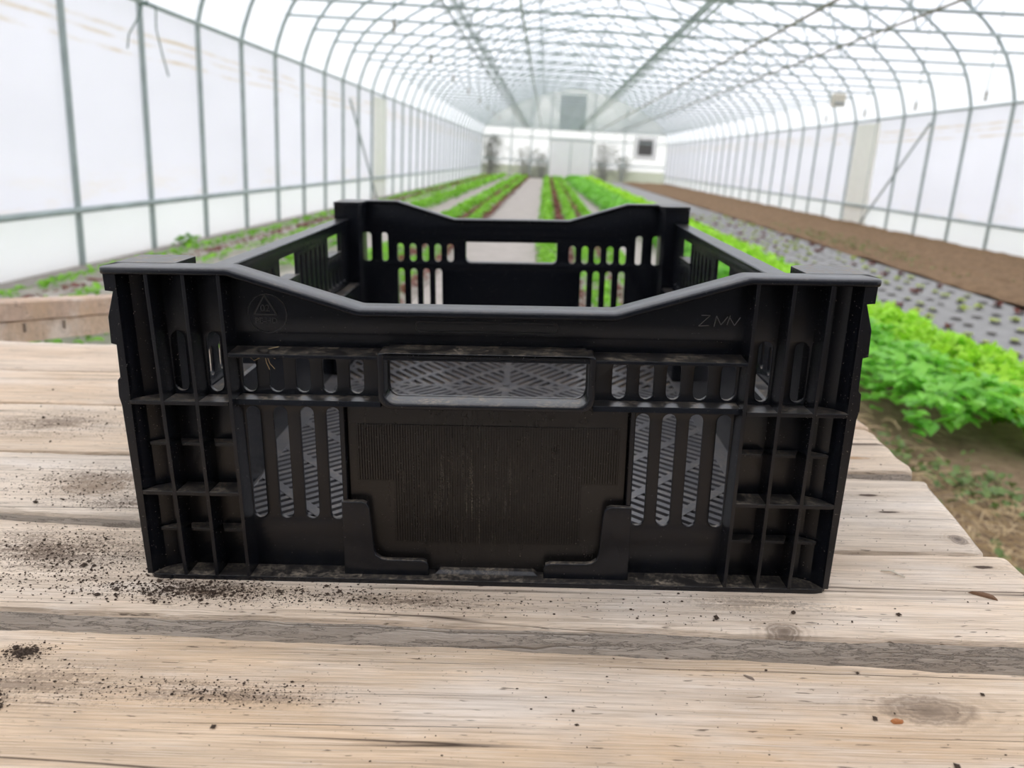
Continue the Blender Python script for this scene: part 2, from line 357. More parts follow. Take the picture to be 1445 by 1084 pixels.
for nm, x, s in (('left', XL - .035, -1), ('right', XR + .035, 1)):
    b = MB(); b.box(min(x, x + s*.004), max(x, x + s*.004), Y0, Y1, RAIL, EAVE + .03); structure('wall_' + nm, b, M_FILM)
    b = MB(); b.box(min(x - s*.01, x + s*.02), max(x - s*.01, x + s*.02), Y0, Y1, -.05, RAIL); structure('baseboard_' + nm, b, M_BASE)
for nm, y, m in (('back', Y1 + .03, M_FILM_END), ('front', Y0 - .03, M_END_BLOCKER)):
    b = MB(); b.prism([(XL - .03, -.03), (XR + .03, -.03)] + [(x, z) for x, z in n[::-1]], 'y', y, y + .004); structure('wall_' + nm, b, m)
b = MB(); b.box(-120, 120, -80, 160, -.36, -.31); structure('ground_outside', b, M_OUT)

# hoops: one thing each, pipes as parts
HY = [6.30 + 1.22 * k for k in range(-2, 34)]
def make_hoop():
    r = empty('greenhouse_hoop', '', 'hoop', 'galvanised greenhouse hoops with tie bars')
    m = MB(); m.tube([(XL, 0, -.02), (XL, 0, 1.0)] + [(x, 0, z) for x, z in arch] + [(XR, 0, 1.0), (XR, 0, -.02)], .026, 8); m.obj('arch_pipe', M_STEEL, r, True)
    m = MB(); zt = 2.61; m.tube([(XL + .14, 0, zt), (XC, 0, zt - .015), (XR - .14, 0, zt)], .019, 6); m.obj('tie_bar', M_STEEL, r, True)
    for s in (-1, 1):
        for (a, c) in ((.05, 1.83), (2.57, 3.42), (2.57, 1.83)):
            m = MB(); m.tube([(XC + s*a, 0, zt), (XC + s*c, 0, arch_z(XC + s*c))], .013, 6); m.obj('web_strut', M_STEEL, r, True)
    return r
ORD = lambda k: f"{k}{'th' if 10 <= k % 100 <= 20 else {1:'st',2:'nd',3:'rd'}.get(k % 10, 'th')}"
proto = make_hoop()
for i, y in enumerate(HY):
    o = proto if i == 0 else copy_tree(proto)
    o.location = (0, y, 0); o['label'] = f"galvanised steel greenhouse hoop with tie bar, {ORD(len(HY) - i)} counted from the far end wall"
def rail(name, label, x, z, r, m=M_STEEL, cat='rail', y0=Y0, y1=Y1):
    q = MB(); q.tube([(x, y0, z), (x, (y0+y1)/2, z), (x, y1, z)], r, 8); return tag(q.obj(name, m, None, True), label, cat)
rail('eave_purlin', 'galvanised steel eave purlin running along the left film wall', XL + .045, EAVE, .022)
rail('eave_purlin', 'galvanised steel eave purlin running along the right film wall', XR - .045, EAVE, .022)
rail('base_rail', 'grey steel base rail on top of the left white skirting panel', XL + .035, RAIL, .026)
rail('base_rail', 'grey steel base rail on top of the right white skirting panel', XR - .035, RAIL, .026)
rail('ridge_purlin', 'galvanised steel ridge purlin along the top of the roof arch', XC, 4.70, .02)
rail('roof_purlin', 'galvanised steel roof purlin midway up the left roof slope', XC - 1.83, arch_z(XC - 1.83) - .045, .018)
rail('roof_purlin', 'galvanised steel roof purlin midway up the right roof slope', XC + 1.83, arch_z(XC + 1.83) - .045, .018)
rail('water_pipe', 'thin water pipe on the tie bars, just left of the path', -.38, 2.575, .016, M_STEEL, 'pipe')
rail('water_pipe', 'brown water pipe on the tie bars, nearest right of the roof centre', 2.60, 2.575, .018, M_PIPE, 'pipe')
rail('water_pipe', 'brown water pipe on the tie bars, closest to the right wall', 3.62, 2.575, .016, M_PIPE, 'pipe')
def wires(label, xc, zc_, n):
    r = empty('support_wires', label, 'wires', None, (xc, 0, zc_))
    for k in range(n):
        q = MB(); dx = (k/(n-1) - .5) * .28 + random.uniform(-.012, .012); z = random.uniform(-.02, .05)
        q.tube([(dx, Y0, z), (dx + random.uniform(-.01, .01), 20, z - .01), (dx, Y1, z)], .0065, 5); q.obj('wire', M_STEEL, r)
wires('grey bundle of parallel wires along the tie bars, left of the roof centre', -1.19, 2.64, 11)
wires('grey bundle of parallel wires along the tie bars, right of the roof centre', 1.66, 2.64, 11)
# diagonal braces
for (x, ya, za, yb, zb, side) in ((XL + .06, 15.1, 1.85, 17.5, 0.02, 'left'), (XR - .06, 14.8, 1.95, 17.3, .02, 'right')):
    q = MB(); q.tube([(x, ya, za), (x, yb, zb)], .02, 6); tag(q.obj('diagonal_brace', M_STEEL, None, True), f'slanting steel brace against the {side} film wall beside the cream panel', 'brace')
for (x0, x1, ya, yb, side) in ((XL - .02, XL + .02, 17.55, 18.75, 'left'), (XR - .02, XR + .02, 17.15, 18.35, 'right')):
    q = MB(); q.box(x0, x1, ya, yb, 0, 2.06, 0, .004); tag(q.obj('wall_panel', M_PATCH), f'tall cream plastic panel set in the {side} film wall', 'panel')
# hanging sprinklers
def hanger(x, y, z, top, label):
    r = empty('hanging_sprinkler', label, 'sprinkler', 'hanging sprinklers', (x, y, z))
    q = MB(); q.tube([(0,0,.12), (0.01,0,(top-z)*.5), (0,0,top-z)], .006, 5); q.obj('drop_tube', M_CORD, r)
    q = MB(); q.tube([(0,0,.13), (0,0,.08), (0,0,.05), (0,0,.02), (0,0,0)], [.012,.022,.012,.026,.008], 8); q.obj('spray_head', M_PIPE, r, True)
for k in range(8):
    hanger(-1.83, 9.9 + 3.05*k, 2.3, arch_z(-1.83) + .034, f'hanging sprinkler on the left roof side, {ORD(k+1)} from the near end')
for k in range(4):
    hanger(5.55, 11.2 + 2.05*k, 2.02, arch_z(5.55) + .034, f'hanging sprinkler by the right wall, {ORD(k+1)} from the near end')
r = empty('control_box', 'beige hanging control box high on the right wall', 'box', None, (5.95, 18.0, 2.38))
q = MB(); q.box(-.13,.13,-.09,.09,0,.26,0,.02); q.obj('housing', M_BEIGE, r)
q = MB(); q.tube([(0,0,.26), (0,0,arch_z(5.95) - 2.4)], .008, 5); q.obj('hanger', M_CORD, r)
q = MB(); q.box(-.1,.1,-.10,-.085,.03,.09,0,.004); q.obj('vent_strip', M_GREY, r)
# cords tied to the second visible hoop
r = empty('tied_cord', 'green cord tied round a hoop, two loose ends dangling', 'cord', None, (-3.58, 7.52, 2.12))
def cord(pts): 
    q = MB(); q.tube([(p[0]+3.58, p[1]-7.52, p[2]-2.12) for p in pts], .006, 6); q.obj('cord_end', M_CORD, r, True)
cord([(-3.55,7.47,2.12), (-3.38,7.1,2.06), (-3.40,7.02,1.92), (-3.47,7.0,1.80), (-3.49,7.0,1.69)])
cord([(-3.55,7.47,2.12), (-3.28,7.1,2.03), (-3.25,7.02,1.85), (-3.20,7.0,1.65), (-3.16,7.0,1.49)])
q = MB(); q.tube([(0.03*math.cos(a), 0.034*math.sin(a), .02*math.sin(3*a)) for a in np.linspace(0, 6.2, 14)], .009, 6); q.obj('knot', M_CORD, r, True)

# far end wall: framing, door, louvre, fan
yE = Y1
for x in (-2.0, -.9, .12, 2.45, 4.2): 
    q = MB(); q.box(x-.03, x+.03, yE-.06, yE, -.02, arch_z(x)-.03); tag(q.obj('end_wall_stud', M_STEEL), f'steel stud of the far end wall, {["first","second","third","fourth","fifth"][[-2.0,-.9,.12,2.45,4.2].index(x)]} from the left', 'stud')
for z, lb in ((2.12, 'upper'), (.9, 'lower')):
    for x0, x1, sd in ((XL, .08, 'left of'), (2.5, XR, 'right of')):
        q = MB(); q.box(x0, x1, yE-.10, yE-.062, z-.03, z+.03); tag(q.obj('end_wall_girt', M_STEEL), f'{lb} horizontal girt of the far end wall, {sd} the door', 'girt')
r = tag(MB().obj('door_1', M_WHITE), kind='structure')
q = MB(); q.box(.17, 1.27, yE-.06, yE-.052, 0, 2.05); q.obj('door_leaf', M_DOOR, r)
q = MB(); q.box(1.31, 2.41, yE-.06, yE-.052, 0, 2.05); q.obj('door_leaf', M_DOOR, r)
q = MB(); q.box(.08, 2.5, yE-.10, yE-.04, 2.07, 2.17); q.box(1.27,1.31,yE-.07,yE-.05,0,2.05); q.obj('door_frame', M_STEEL, r)
bpy.data.meshes.remove(r.data); 
r = bpy.data.objects.new('door_1', None); COL.objects.link(r); r['kind'] = 'structure'
for o in list(COL.objects):
    if o.name.split('.')[0] in ('door_leaf', 'door_frame'): o.parent = r
r = empty('louvre_vent', 'large grey louvred vent above the far door', 'vent', None, (1.27, yE-.06, 2.75))
for k in range(10):
    q = MB(); q.hexa([(-.62,-.05,k*.16),(.62,-.05,k*.16),(.62,.0,k*.16+.06),(-.62,0,k*.16+.06)], [(-.62,-.05,k*.16+.02),(.62,-.05,k*.16+.02),(.62,0,k*.16+.15),(-.62,0,k*.16+.15)]); q.obj('slat', M_GREY, r)
q = MB()
for s in (-1, 1): q.box(s*.66-.04, s*.66+.04, -.06, .03, -.06, 1.68)
q.box(-.7,.7,-.06,.03,-.1,-.02); q.box(-.7,.7,-.06,.03,1.62,1.7); q.obj('vent_frame', M_STEEL, r)
r = empty('wall_fan', 'dark square fan in a white frame on the far wall', 'fan', None, (5.35, yE-.05, 1.9))
q = MB(); q.box(-.4,.4,-.03,.02,-.4,.4); q.obj('fan_shutter', M_DGREY, r)
q = MB()
for a0,a1,c0,c1 in ((-.62,.62,.4,.62),(-.62,.62,-.62,-.4),(-.62,-.4,-.4,.4),(.4,.62,-.4,.4)): q.box(a0,a1,-.07,.02,c0,c1)
q.obj('fan_frame', M_WHITE, r)

# ------------------------------------------------------------------ plants
def leaf_mesh(pts, size, tint, elong=1.3, upright=.5, segs=2, name='leaves', mat=None, frill=.0):
    """pts (n,3) leaf tips' centres; each leaf a curved blade of 2 x segs quads; tint per leaf"""
    n = len(pts); az = rng.uniform(0, 2*np.pi, n); tilt = np.clip(rng.normal(upright, .35, n), -.3, 1.45); s = size * rng.uniform(.7, 1.25, n)
    u = np.stack([np.cos(az), np.sin(az), np.zeros(n)], 1); w = np.stack([-np.sin(az), np.cos(az), np.zeros(n)], 1); z = np.array([0,0,1.])
    rows = segs + 1; V = np.zeros((n, rows*3, 3)); prof = [0.25, 1.0, .35] if segs == 2 else [.2, .85, 1.0, .4]
    for k in range(rows):
        t = k / segs; a = tilt - t * .9                                # blade bends over
        ctr = pts + (u * np.cos(tilt)[:, None] * (t-.5) + z * (np.sin(tilt) * (t-.5) - .35*t*t + .1)[:, None]) * (s*elong)[:, None]
        half = s * prof[k] * .5
        for j, e in enumerate((-1, 0, 1)):
            lift = (abs(e) * .18 + frill * rng.normal(0, .25, n)) * s
            V[:, k*3+j] = ctr + w * (e * half)[:, None] + z * lift[:, None]
    F = []
    for k in range(segs):
        for j in range(2): F.append((k*3+j, k*3+j+1, (k+1)*3+j+1, (k+1)*3+j))
    F = np.array(F); allF = (F[None] + (np.arange(n) * rows * 3)[:, None, None]).reshape(-1, 4)
    me = bpy.data.meshes.new(name); nv = n*rows*3; nf = len(allF)
    me.vertices.add(nv); me.vertices.foreach_set('co', V.reshape(-1)); me.loops.add(nf*4); me.polygons.add(nf)
    me.loops.foreach_set('vertex_index', allF.reshape(-1).astype(np.int32)); me.polygons.foreach_set('loop_start', np.arange(0, nf*4, 4, dtype=np.int32))
    me.update(calc_edges=True)
    at = me.attributes.new('tint', 'FLOAT', 'POINT'); at.data.foreach_set('value', np.repeat(tint, rows*3).astype(np.float32))
    me.polygons.foreach_set('use_smooth', np.ones(nf, dtype=bool)); me.materials.append(mat); me.validate(); return me
def row_points(x0, x1, y0, y1, h, dens, size):
    """points of a leafy canopy, thinner and with larger leaves the farther it is"""
    P = []; SZ = []; y = y0
    while y < y1:
        st = .5 if y < 9 else 1.5; k = 1.0 if y < 8 else (y / 8) ** .8; d = dens / k**2; y2 = min(y + st, y1)
        n = max(3, int(d * (x1-x0) * (y2-y))); xs = rng.uniform(x0, x1, n); yy = rng.uniform(y, y2, n)
        e = np.clip(np.minimum(xs - x0, x1 - xs) / min(.09, (x1-x0)*.45), 0, 1)
        zz = h * (.35 + .65 * np.sqrt(e)) * rng.uniform(.55, 1.05, n)
        lumps = 1 + .22*np.sin(xs*19 + 3*np.sin(yy*7)) * np.sin(yy*13 + 2)
        P.append(np.stack([xs + rng.normal(0, .012, n), yy, np.maximum(.012, zz * lumps)], 1)); SZ.append(np.full(n, size*k)); y = y2
    return np.concatenate(P), np.concatenate(SZ)
def crop(name, label, x0, x1, y0, y1, h, dens, size, mat, cat='crop', widen=0.0, **k):
    P, SZ = row_points(x0, x1, y0, y1, h, dens, size)
    if widen: P[:, 0] += (P[:, 0] - x1) / (x1 - x0) * widen * np.clip((P[:, 1] - 5) / 22, 0, 1)
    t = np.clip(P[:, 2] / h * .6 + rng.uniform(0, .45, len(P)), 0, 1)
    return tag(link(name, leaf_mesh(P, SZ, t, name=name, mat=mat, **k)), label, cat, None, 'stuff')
yA, yB = 2.4, 45.5
def strip(name, label, x0, x1, y0, y1, m, z=0.0, cat='ground cloth', kind=None, waves=.0, nx=6, ny=60):
    q = MB(); X = np.linspace(x0, x1, nx); Yy = np.linspace(y0, y1, ny)
    q.add([(x, y, z + waves*(math.sin(x*9+y*1.7)+math.sin(y*5.1-x*3))*.5*(1 if 0<i<nx-1 else 0)) for y in Yy for i, x in enumerate(X)],
          [(j*nx+i, j*nx+i+1, (j+1)*nx+i+1, (j+1)*nx+i) for j in range(ny-1) for i in range(nx-1)])
    q.add([(x0,y0,z),(x1,y0,z),(x1,y1,z),(x0,y1,z),(x0,y0,-.03),(x1,y0,-.03),(x1,y1,-.03),(x0,y1,-.03)], [(0,1,5,4),(1,2,6,5),(2,3,7,6),(3,0,4,7)])
    o = q.obj(name, m, None, True)
    return tag(o, label, cat, None, kind)
strip('soil_verge', 'grey bare soil verge along the foot of the left wall', XL + .01, -3.36, Y0 + .1, yB, M_GRAVEL, .0, 'soil', 'stuff', .02)
strip('ground_cloth', 'pale grey ground cloth under the lettuce rows beside the left wall', -3.36, -1.64, Y0+.1, yB, M_CLOTH, -.004, waves=.008)
strip('ground_cloth', 'pale grey ground cloth under the rows left of the path', -1.63, -.89, Y0+.1, yB, M_CLOTH, -.002, waves=.006)
strip('path_cloth', 'pale worn ground cloth of the central path towards the far door', -.88, -.05, Y0+.1, yB, M_CLOTH, -.003, 'path', None, .006)
strip('ground_cloth', 'pale grey ground cloth under the rows just right of the path', -.04, .95, Y0+.1, yB, M_CLOTH, -.001, waves=.006)
strip('ground_cloth', 'pale narrow ground cloth edging the dark leafy bed', .955, 1.46, 4.6, yB, M_CLOTH, -.002, waves=.006)
strip('ground_cloth', 'dark grey ground cloth with planting holes, right of the lime lettuce', 2.44, 4.07, 2.0, yB, M_CLOTH_R, .004, waves=.002)
q = MB(); nx, ny = 40, 240; X = np.linspace(4.08, XR - .03, nx); Yy = np.linspace(Y0+.1, yB, ny)
hz = lambda x, y: .01 + .05*min(1, max(0, (x-4.1)/.35)) + .018*math.sin(x*8+math.sin(y*2.1)) + random.uniform(-.012, .012)
q.add([(x, y, hz(x, y)) for y in Yy for x in X], [(j*nx+i, j*nx+i+1, (j+1)*nx+i+1, (j+1)*nx+i) for j in range(ny-1) for i in range(nx-1)])
tag(q.obj('soil_bed', M_SOIL, None, True), 'bare brown tilled soil bed along the foot of the right wall', 'soil', None, 'stuff')

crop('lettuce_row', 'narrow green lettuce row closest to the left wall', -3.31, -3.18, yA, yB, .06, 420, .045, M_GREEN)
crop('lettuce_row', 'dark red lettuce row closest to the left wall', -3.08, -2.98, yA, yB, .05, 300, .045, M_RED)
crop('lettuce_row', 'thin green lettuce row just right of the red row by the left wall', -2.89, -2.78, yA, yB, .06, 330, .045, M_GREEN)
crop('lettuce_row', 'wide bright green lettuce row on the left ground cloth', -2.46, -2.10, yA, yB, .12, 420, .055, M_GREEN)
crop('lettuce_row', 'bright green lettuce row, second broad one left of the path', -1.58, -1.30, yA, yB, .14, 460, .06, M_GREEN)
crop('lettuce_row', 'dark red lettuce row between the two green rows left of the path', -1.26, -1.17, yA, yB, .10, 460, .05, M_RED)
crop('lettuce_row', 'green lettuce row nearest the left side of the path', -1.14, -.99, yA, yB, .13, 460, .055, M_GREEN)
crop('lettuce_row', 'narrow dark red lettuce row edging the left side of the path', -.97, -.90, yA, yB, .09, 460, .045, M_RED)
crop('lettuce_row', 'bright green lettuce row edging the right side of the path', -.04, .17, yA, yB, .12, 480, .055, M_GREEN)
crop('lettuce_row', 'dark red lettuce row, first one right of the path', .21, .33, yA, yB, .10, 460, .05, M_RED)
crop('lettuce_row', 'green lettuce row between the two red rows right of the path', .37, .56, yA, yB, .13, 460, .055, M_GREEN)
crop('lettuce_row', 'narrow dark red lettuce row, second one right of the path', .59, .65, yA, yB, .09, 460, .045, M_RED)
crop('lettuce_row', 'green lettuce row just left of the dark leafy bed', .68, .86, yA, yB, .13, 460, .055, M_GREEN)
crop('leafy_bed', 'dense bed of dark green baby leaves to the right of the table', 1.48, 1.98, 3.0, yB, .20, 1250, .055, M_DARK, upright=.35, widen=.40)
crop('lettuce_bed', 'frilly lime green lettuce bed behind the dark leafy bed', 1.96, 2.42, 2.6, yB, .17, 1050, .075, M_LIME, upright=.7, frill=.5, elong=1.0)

# seedlings in the dark cloth: one plant per hole
def seedling_mesh(mat, n, s):
    P = np.stack([rng.normal(0, s*.35, n), rng.normal(0, s*.35, n), np.full(n, s*.32)], 1)
    return leaf_mesh(P, np.full(n, s), rng.uniform(.2, 1, n), name='seedling', mat=mat, upright=.5)
SG = [seedling_mesh(M_SEED, 6, .042), seedling_mesh(M_SEED, 5, .036)]; SR = [seedling_mesh(M_RED, 6, .042)]
hb = MB(); cnt = 0
for ci, x in enumerate((2.66, 2.90, 3.14, 3.38, 3.62, 3.86)):
    for k in range(60):
        y = 4.2 + .28*k + (.14 if ci % 2 else 0); px = x + random.uniform(-.02, .02); py = y + random.uniform(-.03, .03)
        rr = random.uniform(.036, .05)
        hb.add([(px, py, .021)] + [(px + rr*math.cos(a)*random.uniform(.8, 1.1), py + rr*1.1*math.sin(a), .0165) for a in np.arange(8)*math.pi/4], [(0, i+1, (i+1) % 8 + 1) for i in range(8)])
        if random.random() < .25 or cnt >= 290 or y > 18: continue
        red = random.random() < .25; cnt += 1
        o = link('seedling', random.choice(SR if red else SG)); o.location = (px, py, .022); o.rotation_euler.z = random.uniform(0, 6.28); sc = random.uniform(.7, 1.25); o.scale = (sc,)*3
        tag(o, 'tiny reddish seedling in a hole of the dark ground cloth' if red else 'tiny pale green seedling in a hole of the dark ground cloth', 'seedling', 'red seedlings in the dark cloth' if red else 'green seedlings in the dark cloth')
tag(hb.obj('planting_holes', plain('hole_soil', (.05, .038, .03), .95), None, False, False), 'dark soil showing in the planting holes of the dark ground cloth', 'soil', None, 'stuff')

# straw and weeds on the trodden ground beside the table
q = MB()
for _ in range(3600):
    x, y = random.uniform(.55, 1.6), random.uniform(.9, 3.6)
    if random.random() > math.exp(-((y - 2.0)/.55)**2) + .10: continue
    a = random.uniform(0, 6.28); l = random.uniform(.04, .16); c = random.uniform(-.3, .3); z = random.uniform(-.016, .02)
    q.tube([(x, y, z), (x + l*.5*math.cos(a), y + l*.5*math.sin(a), z + random.uniform(.0, .025)), (x + l*math.cos(a+c), y + l*math.sin(a+c), z)], random.uniform(.0011, .0026), 3)
tag(q.obj('straw_litter', M_STRAW, None, False, False), 'dry straw scattered on the ground beside the table', 'straw', None, 'stuff')
P = []
for cx, cy, n, sp in ((1.05, 2.85, 70, .14), (1.2, 2.55, 50, .12), (1.4, 2.9, 90, .1), (.85, 3.1, 120, .12), (1.55, 2.6, 140, .09), (1.15, 1.75, 160, .13), (1.3, 1.6, 150, .1), (.95, 2.3, 60, .1)):
    P.append(np.stack([rng.normal(cx, sp, n), rng.normal(cy, sp*1.3, n), rng.uniform(0, .03, n)], 1))
P = np.concatenate(P); tag(link('weeds', leaf_mesh(P, np.full(len(P), .028), rng.uniform(0, .6, len(P)), name='weeds', mat=M_WEED, upright=.7)), 'low green weeds on the trodden ground beside the table', 'weeds', None, 'stuff')
P = np.stack([rng.normal(-3.42, .05, 40), rng.normal(7.75, .06, 40), rng.uniform(.01, .12, 40)], 1)
tag(link('weed_tuft', leaf_mesh(P, np.full(40, .05), rng.uniform(0, .7, 40), name='weed_tuft', mat=M_GREEN, upright=.8)), 'small green weed at the foot of a hoop by the left wall', 'weed')
P = np.stack([rng.uniform(4.15, 4.9, 420), rng.normal(12.5, 1.6, 420), rng.uniform(.05, .09, 420)], 1)
tag(link('weeds', leaf_mesh(P, np.full(420, .03), rng.uniform(0, .8, 420), name='weeds', mat=M_WEED, upright=.6)), 'thin green weeds sprouting on the right soil bed', 'weeds', None, 'stuff')

# shrubs outside the far end wall, seen through the film
def shrub(x, y, h, w, label, leaves):
    r = empty('shrub', label, 'shrub', None, (x, y, -.31))
    q = MB()
    for _ in range(9):
        a = random.uniform(0, 6.28); e = random.uniform(.3, 1) * w
        q.tube([(0,0,0), (e*.4*math.cos(a), abs(e*.3*math.sin(a)), h*.45), (e*math.cos(a), abs(e*.6*math.sin(a)), h*random.uniform(.7, 1))], [.035, .025, .01], 5)
    q.obj('stem', M_TWIG, r)
    P = np.stack([rng.normal(0, w*.5, leaves), np.abs(rng.normal(0, w*.3, leaves)) - .25, rng.uniform(.15, 1.0, leaves)*h], 1)
    link('foliage', leaf_mesh(P, np.full(leaves, .15), rng.uniform(0, 1, leaves), name='foliage', mat=M_SHRUB), r)['kind'] = 'stuff'
shrub(-3.1, 47.1, 2.5, .6, 'tall yellowish shrub outside the far wall, in its left corner', 520)
shrub(-1.1, 47.2, 1.9, .8, 'loose shrub outside the far wall, between its second and first stud', 230)
shrub(-.2, 47.15, 1.6, .5, 'low shrub outside the far wall, just left of the door', 200)
shrub(3.1, 47.1, 2.3, .8, 'twiggy shrub outside the far wall, just right of the door', 330)
shrub(4.3, 47.3, 1.7, .5, 'small shrub outside the far wall, left below the fan', 150)

# ------------------------------------------------------------------ table of weathered planks
table = empty('plank_table', 'weathered bleached wooden plank table under the black crate', 'table'); table.matrix_world = TABLE
TH = .024
def lerp(pts, x):
    if x <= pts[0][0]: return pts[0][1] + (x - pts[0][0]) * (pts[1][1]-pts[0][1]) / (pts[1][0]-pts[0][0])
    for (a, p), (c, q_) in zip(pts, pts[1:]):
        if x <= c: return p + (q_-p)*(x-a)/(c-a)
    (a, p), (c, q_) = pts[-2:]; return q_ + (x-c)*(q_-p)/(c-a)
def plank(front, back, xl, xrf, xrb, m, ms, jit=.0007, z=0.0):
    rs = random.Random(len(bpy.data.objects)); nx = 110; q = MB(); ring = None; V = []
    ph = [rs.uniform(0, 6.28) for _ in range(6)]
    for i in range(nx+1):
        s = i/nx; s = s if s < .9 else .9 + .1*(1 - (1-(s-.9)/.1)**1.6)
        xb = xl + ((xrf+xrb)/2 - xl)*s
        wob = lambda k: jit*(math.sin(xb*37+ph[k]) + .7*math.sin(xb*91+ph[k+1]) + .5*math.sin(xb*211+ph[k+2])) + rs.uniform(-1, 1)*jit*.35
        f = lerp(front, xb) + wob(0); bk = lerp(back, xb) + wob(3)
        end = max(0, 1 - (1-s)*((xrf+xrb)/2-xl)/.006) if s > .9 else 0      # rounded right end
        ed = -.0022*end*end
        w = bk - f
        sec = [(0, -TH), (0, -.0042), (.0010, -.0016), (.0032, -.0004)] + [(w*t, 0) for t in (.12, .3, .5, .7, .88)] + [(w-.0032, -.0004), (w-.001, -.0016), (w, -.0042), (w, -TH)]
        for j, (dy, dz) in enumerate(sec):
            t = dy/w; xr = xrf + (xrb - xrf)*t + .0012*math.sin(t*17+ph[0]) + .0008*math.sin(t*41+ph[1])
            x = xl + (xr - xl)*s
            zz = dz + (z if dz > -TH else z) + (ed if dz > -.02 else 0) + (rs.uniform(-1, 1)*.00012 if 0 > dz > -.01 or dz == 0 else 0)
            V.append((x, f + dy, min(zz, z) if dz == 0 else zz))
    ns = 13; F = []; MI = []
    for i in range(nx):
        for j in range(ns-1):
            F.append((i*ns+j, (i+1)*ns+j, (i+1)*ns+j+1, i*ns+j+1)); MI.append(1 if j in (0, 11) else 0)
        F.append((i*ns+ns-1, (i+1)*ns+ns-1, (i+1)*ns, i*ns)); MI.append(1)
    F.append(tuple(range(ns))); MI.append(1); F.append(tuple(range(nx*ns, nx*ns+ns))); MI.append(1)
    q.v = V; q.f = F; q.m = MI
    return q.obj('plank', [m, ms], table, True)
WB = (.60, .50, .395)
PL = [
 ([(-.248,-.205),(.265,-.215)], [(-.248,-.0500),(-.1,-.0545),(.1,-.0605),(.265,-.067)], .345, .338, (.58, .455, .335), 1, ((.205,-.098,.020,.009,(.22,.16,.11)), (-.222,-.072,.007,.004,DK), (-.216,-.111,.005,.005,DK)), .45),
 ([(-.26,-.0321),(0,-.0365),(.28,-.0415)], [(-.60,.098),(-.327,.0741),(-.23,.0653),(0,.0600),(.218,.0525),(.32,.0530)], .326, .321, (.63, .535, .44), 2, ((.158,-.037,.009,.006,(.20,.15,.11)), (.300,.036,.008,.0025,DK)), .25),
 ([(-.60,.112),(-.336,.088),(-.238,.0797),(0,.066),(.218,.0550),(.312,.0556)], [(-.4,.1925),(0,.185),(.2,.174),(.327,.1725)], .3125, .327, (.62, .545, .465), 3, ((.303,.072,.0055,.006,(.13,.10,.08)), (.272,.140,.010,.0025,DK), (.275,.112,.010,.002,DK), (-.29,.125,.02,.012,(.30,.22,.15))), .2),
 ([(-.6,.1985),(-.4,.1975),(-.2,.1970),(.2,.1880),(.3287,.1920)], [(-.5,.316),(-.2,.315),(.2,.300),(.33,.2905)], .3285, .331, (.60, .50, .40), 4, ((.29,.215,.012,.003,(.45,.26,.12)),), .35),
 ([(-.5,.321),(-.2,.320),(.2,.305),(.33,.2955)], [(-.6,.4305),(-.3,.4300),(.3,.425)], .334, .332, (.60, .475, .36), 5, (), .5),
 ([(-.6,.4345),(-.3,.4340),(.3,.430)], [(-.62,.561),(-.5,.553),(-.3,.545),(.3,.54)], .33, .328, (.60, .50, .41), 6, (), .3),
]
STAIN = {1: ((-.21,-.095,.10,.03,.6), (-.222,-.072,.016,.010,.9), (-.2155,-.111,.012,.010,.9), (-.11,-.1,.09,.016,.6)),
         2: ((-.155,-.012,.075,.022,1.0), (-.27,.03,.13,.05,.9), (-.04,-.018,.09,.016,.7), (.15,-.012,.09,.014,.5)), 3: ((-.29,.14,.10,.05,.8), (-.25,.10,.09,.02,.8)), 4: ((-.40,.26,.12,.06,.8),)}
for f, bk, xf, xb, col, sd, kn, warm in PL:
    plank(f, bk, -.80, xf, xb, mat_wood('weathered_wood', tuple(min(.9, c*m_) for c, m_ in zip(col, (1.32, 1.28, 1.19))), sd, False, kn, warm, STAIN.get(sd, ())), mat_wood('weathered_wood_edge', tuple(c*.85 for c in col), sd+.5, True))
M_BATTEN = mat_wood('batten_wood', (.42, .34, .26), 9)
for x in (-.70, .22):
    q = MB(); q.box(x-.045, x+.045, -.19, .535, -.074, -TH-.0003, 0, .003); q.obj('batten', M_BATTEN, table)
    for y in (-.15, .49):
        z1 = -(TABLE @ Vector((x, y, 0))).z + .012
        q = MB(); q.box(x-.04, x+.04, y-.04, y+.04, z1, -.0745, 0, .003); q.obj('leg', M_BATTEN, table)

# soil crumbs and bits lying on the planks
TI = TABLE
def on_table(name, mb, m, label, cat, kind=None, loc=None):
    o = mb.obj(name, m, None, False, False); o.matrix_world = TABLE; return tag(o, label, cat, None, kind)
def solid(x, y):
    for f, bk, xf, xb, *_ in PL:
        a, c = lerp(f, x), lerp(bk, x)
        if a + .004 < y < c - .004 and x < min(xf, xb) - .008: return True
    return False
q = MB()
OCT = [(1,0,0),(-1,0,0),(0,1,0),(0,-1,0),(0,0,1),(0,0,-1)]; OF = [(0,2,4),(2,1,4),(1,3,4),(3,0,4),(2,0,5),(1,2,5),(3,1,5),(0,3,5)]
def crumb(x, y, s):
    if not solid(x, y): return
    if abs(x) < .197 and 0 < y < .56 and s > .0009: return
    sx, sy, sz = s*random.uniform(.6, 1.5), s*random.uniform(.6, 1.3), s*random.uniform(.4, .8); a = random.uniform(0, 3.14)
    q.add([(x + (p[0]*math.cos(a)-p[1]*math.sin(a))*sx, y + (p[0]*math.sin(a)+p[1]*math.cos(a))*sy, sz*.7 + p[2]*sz) for p in OCT], OF)
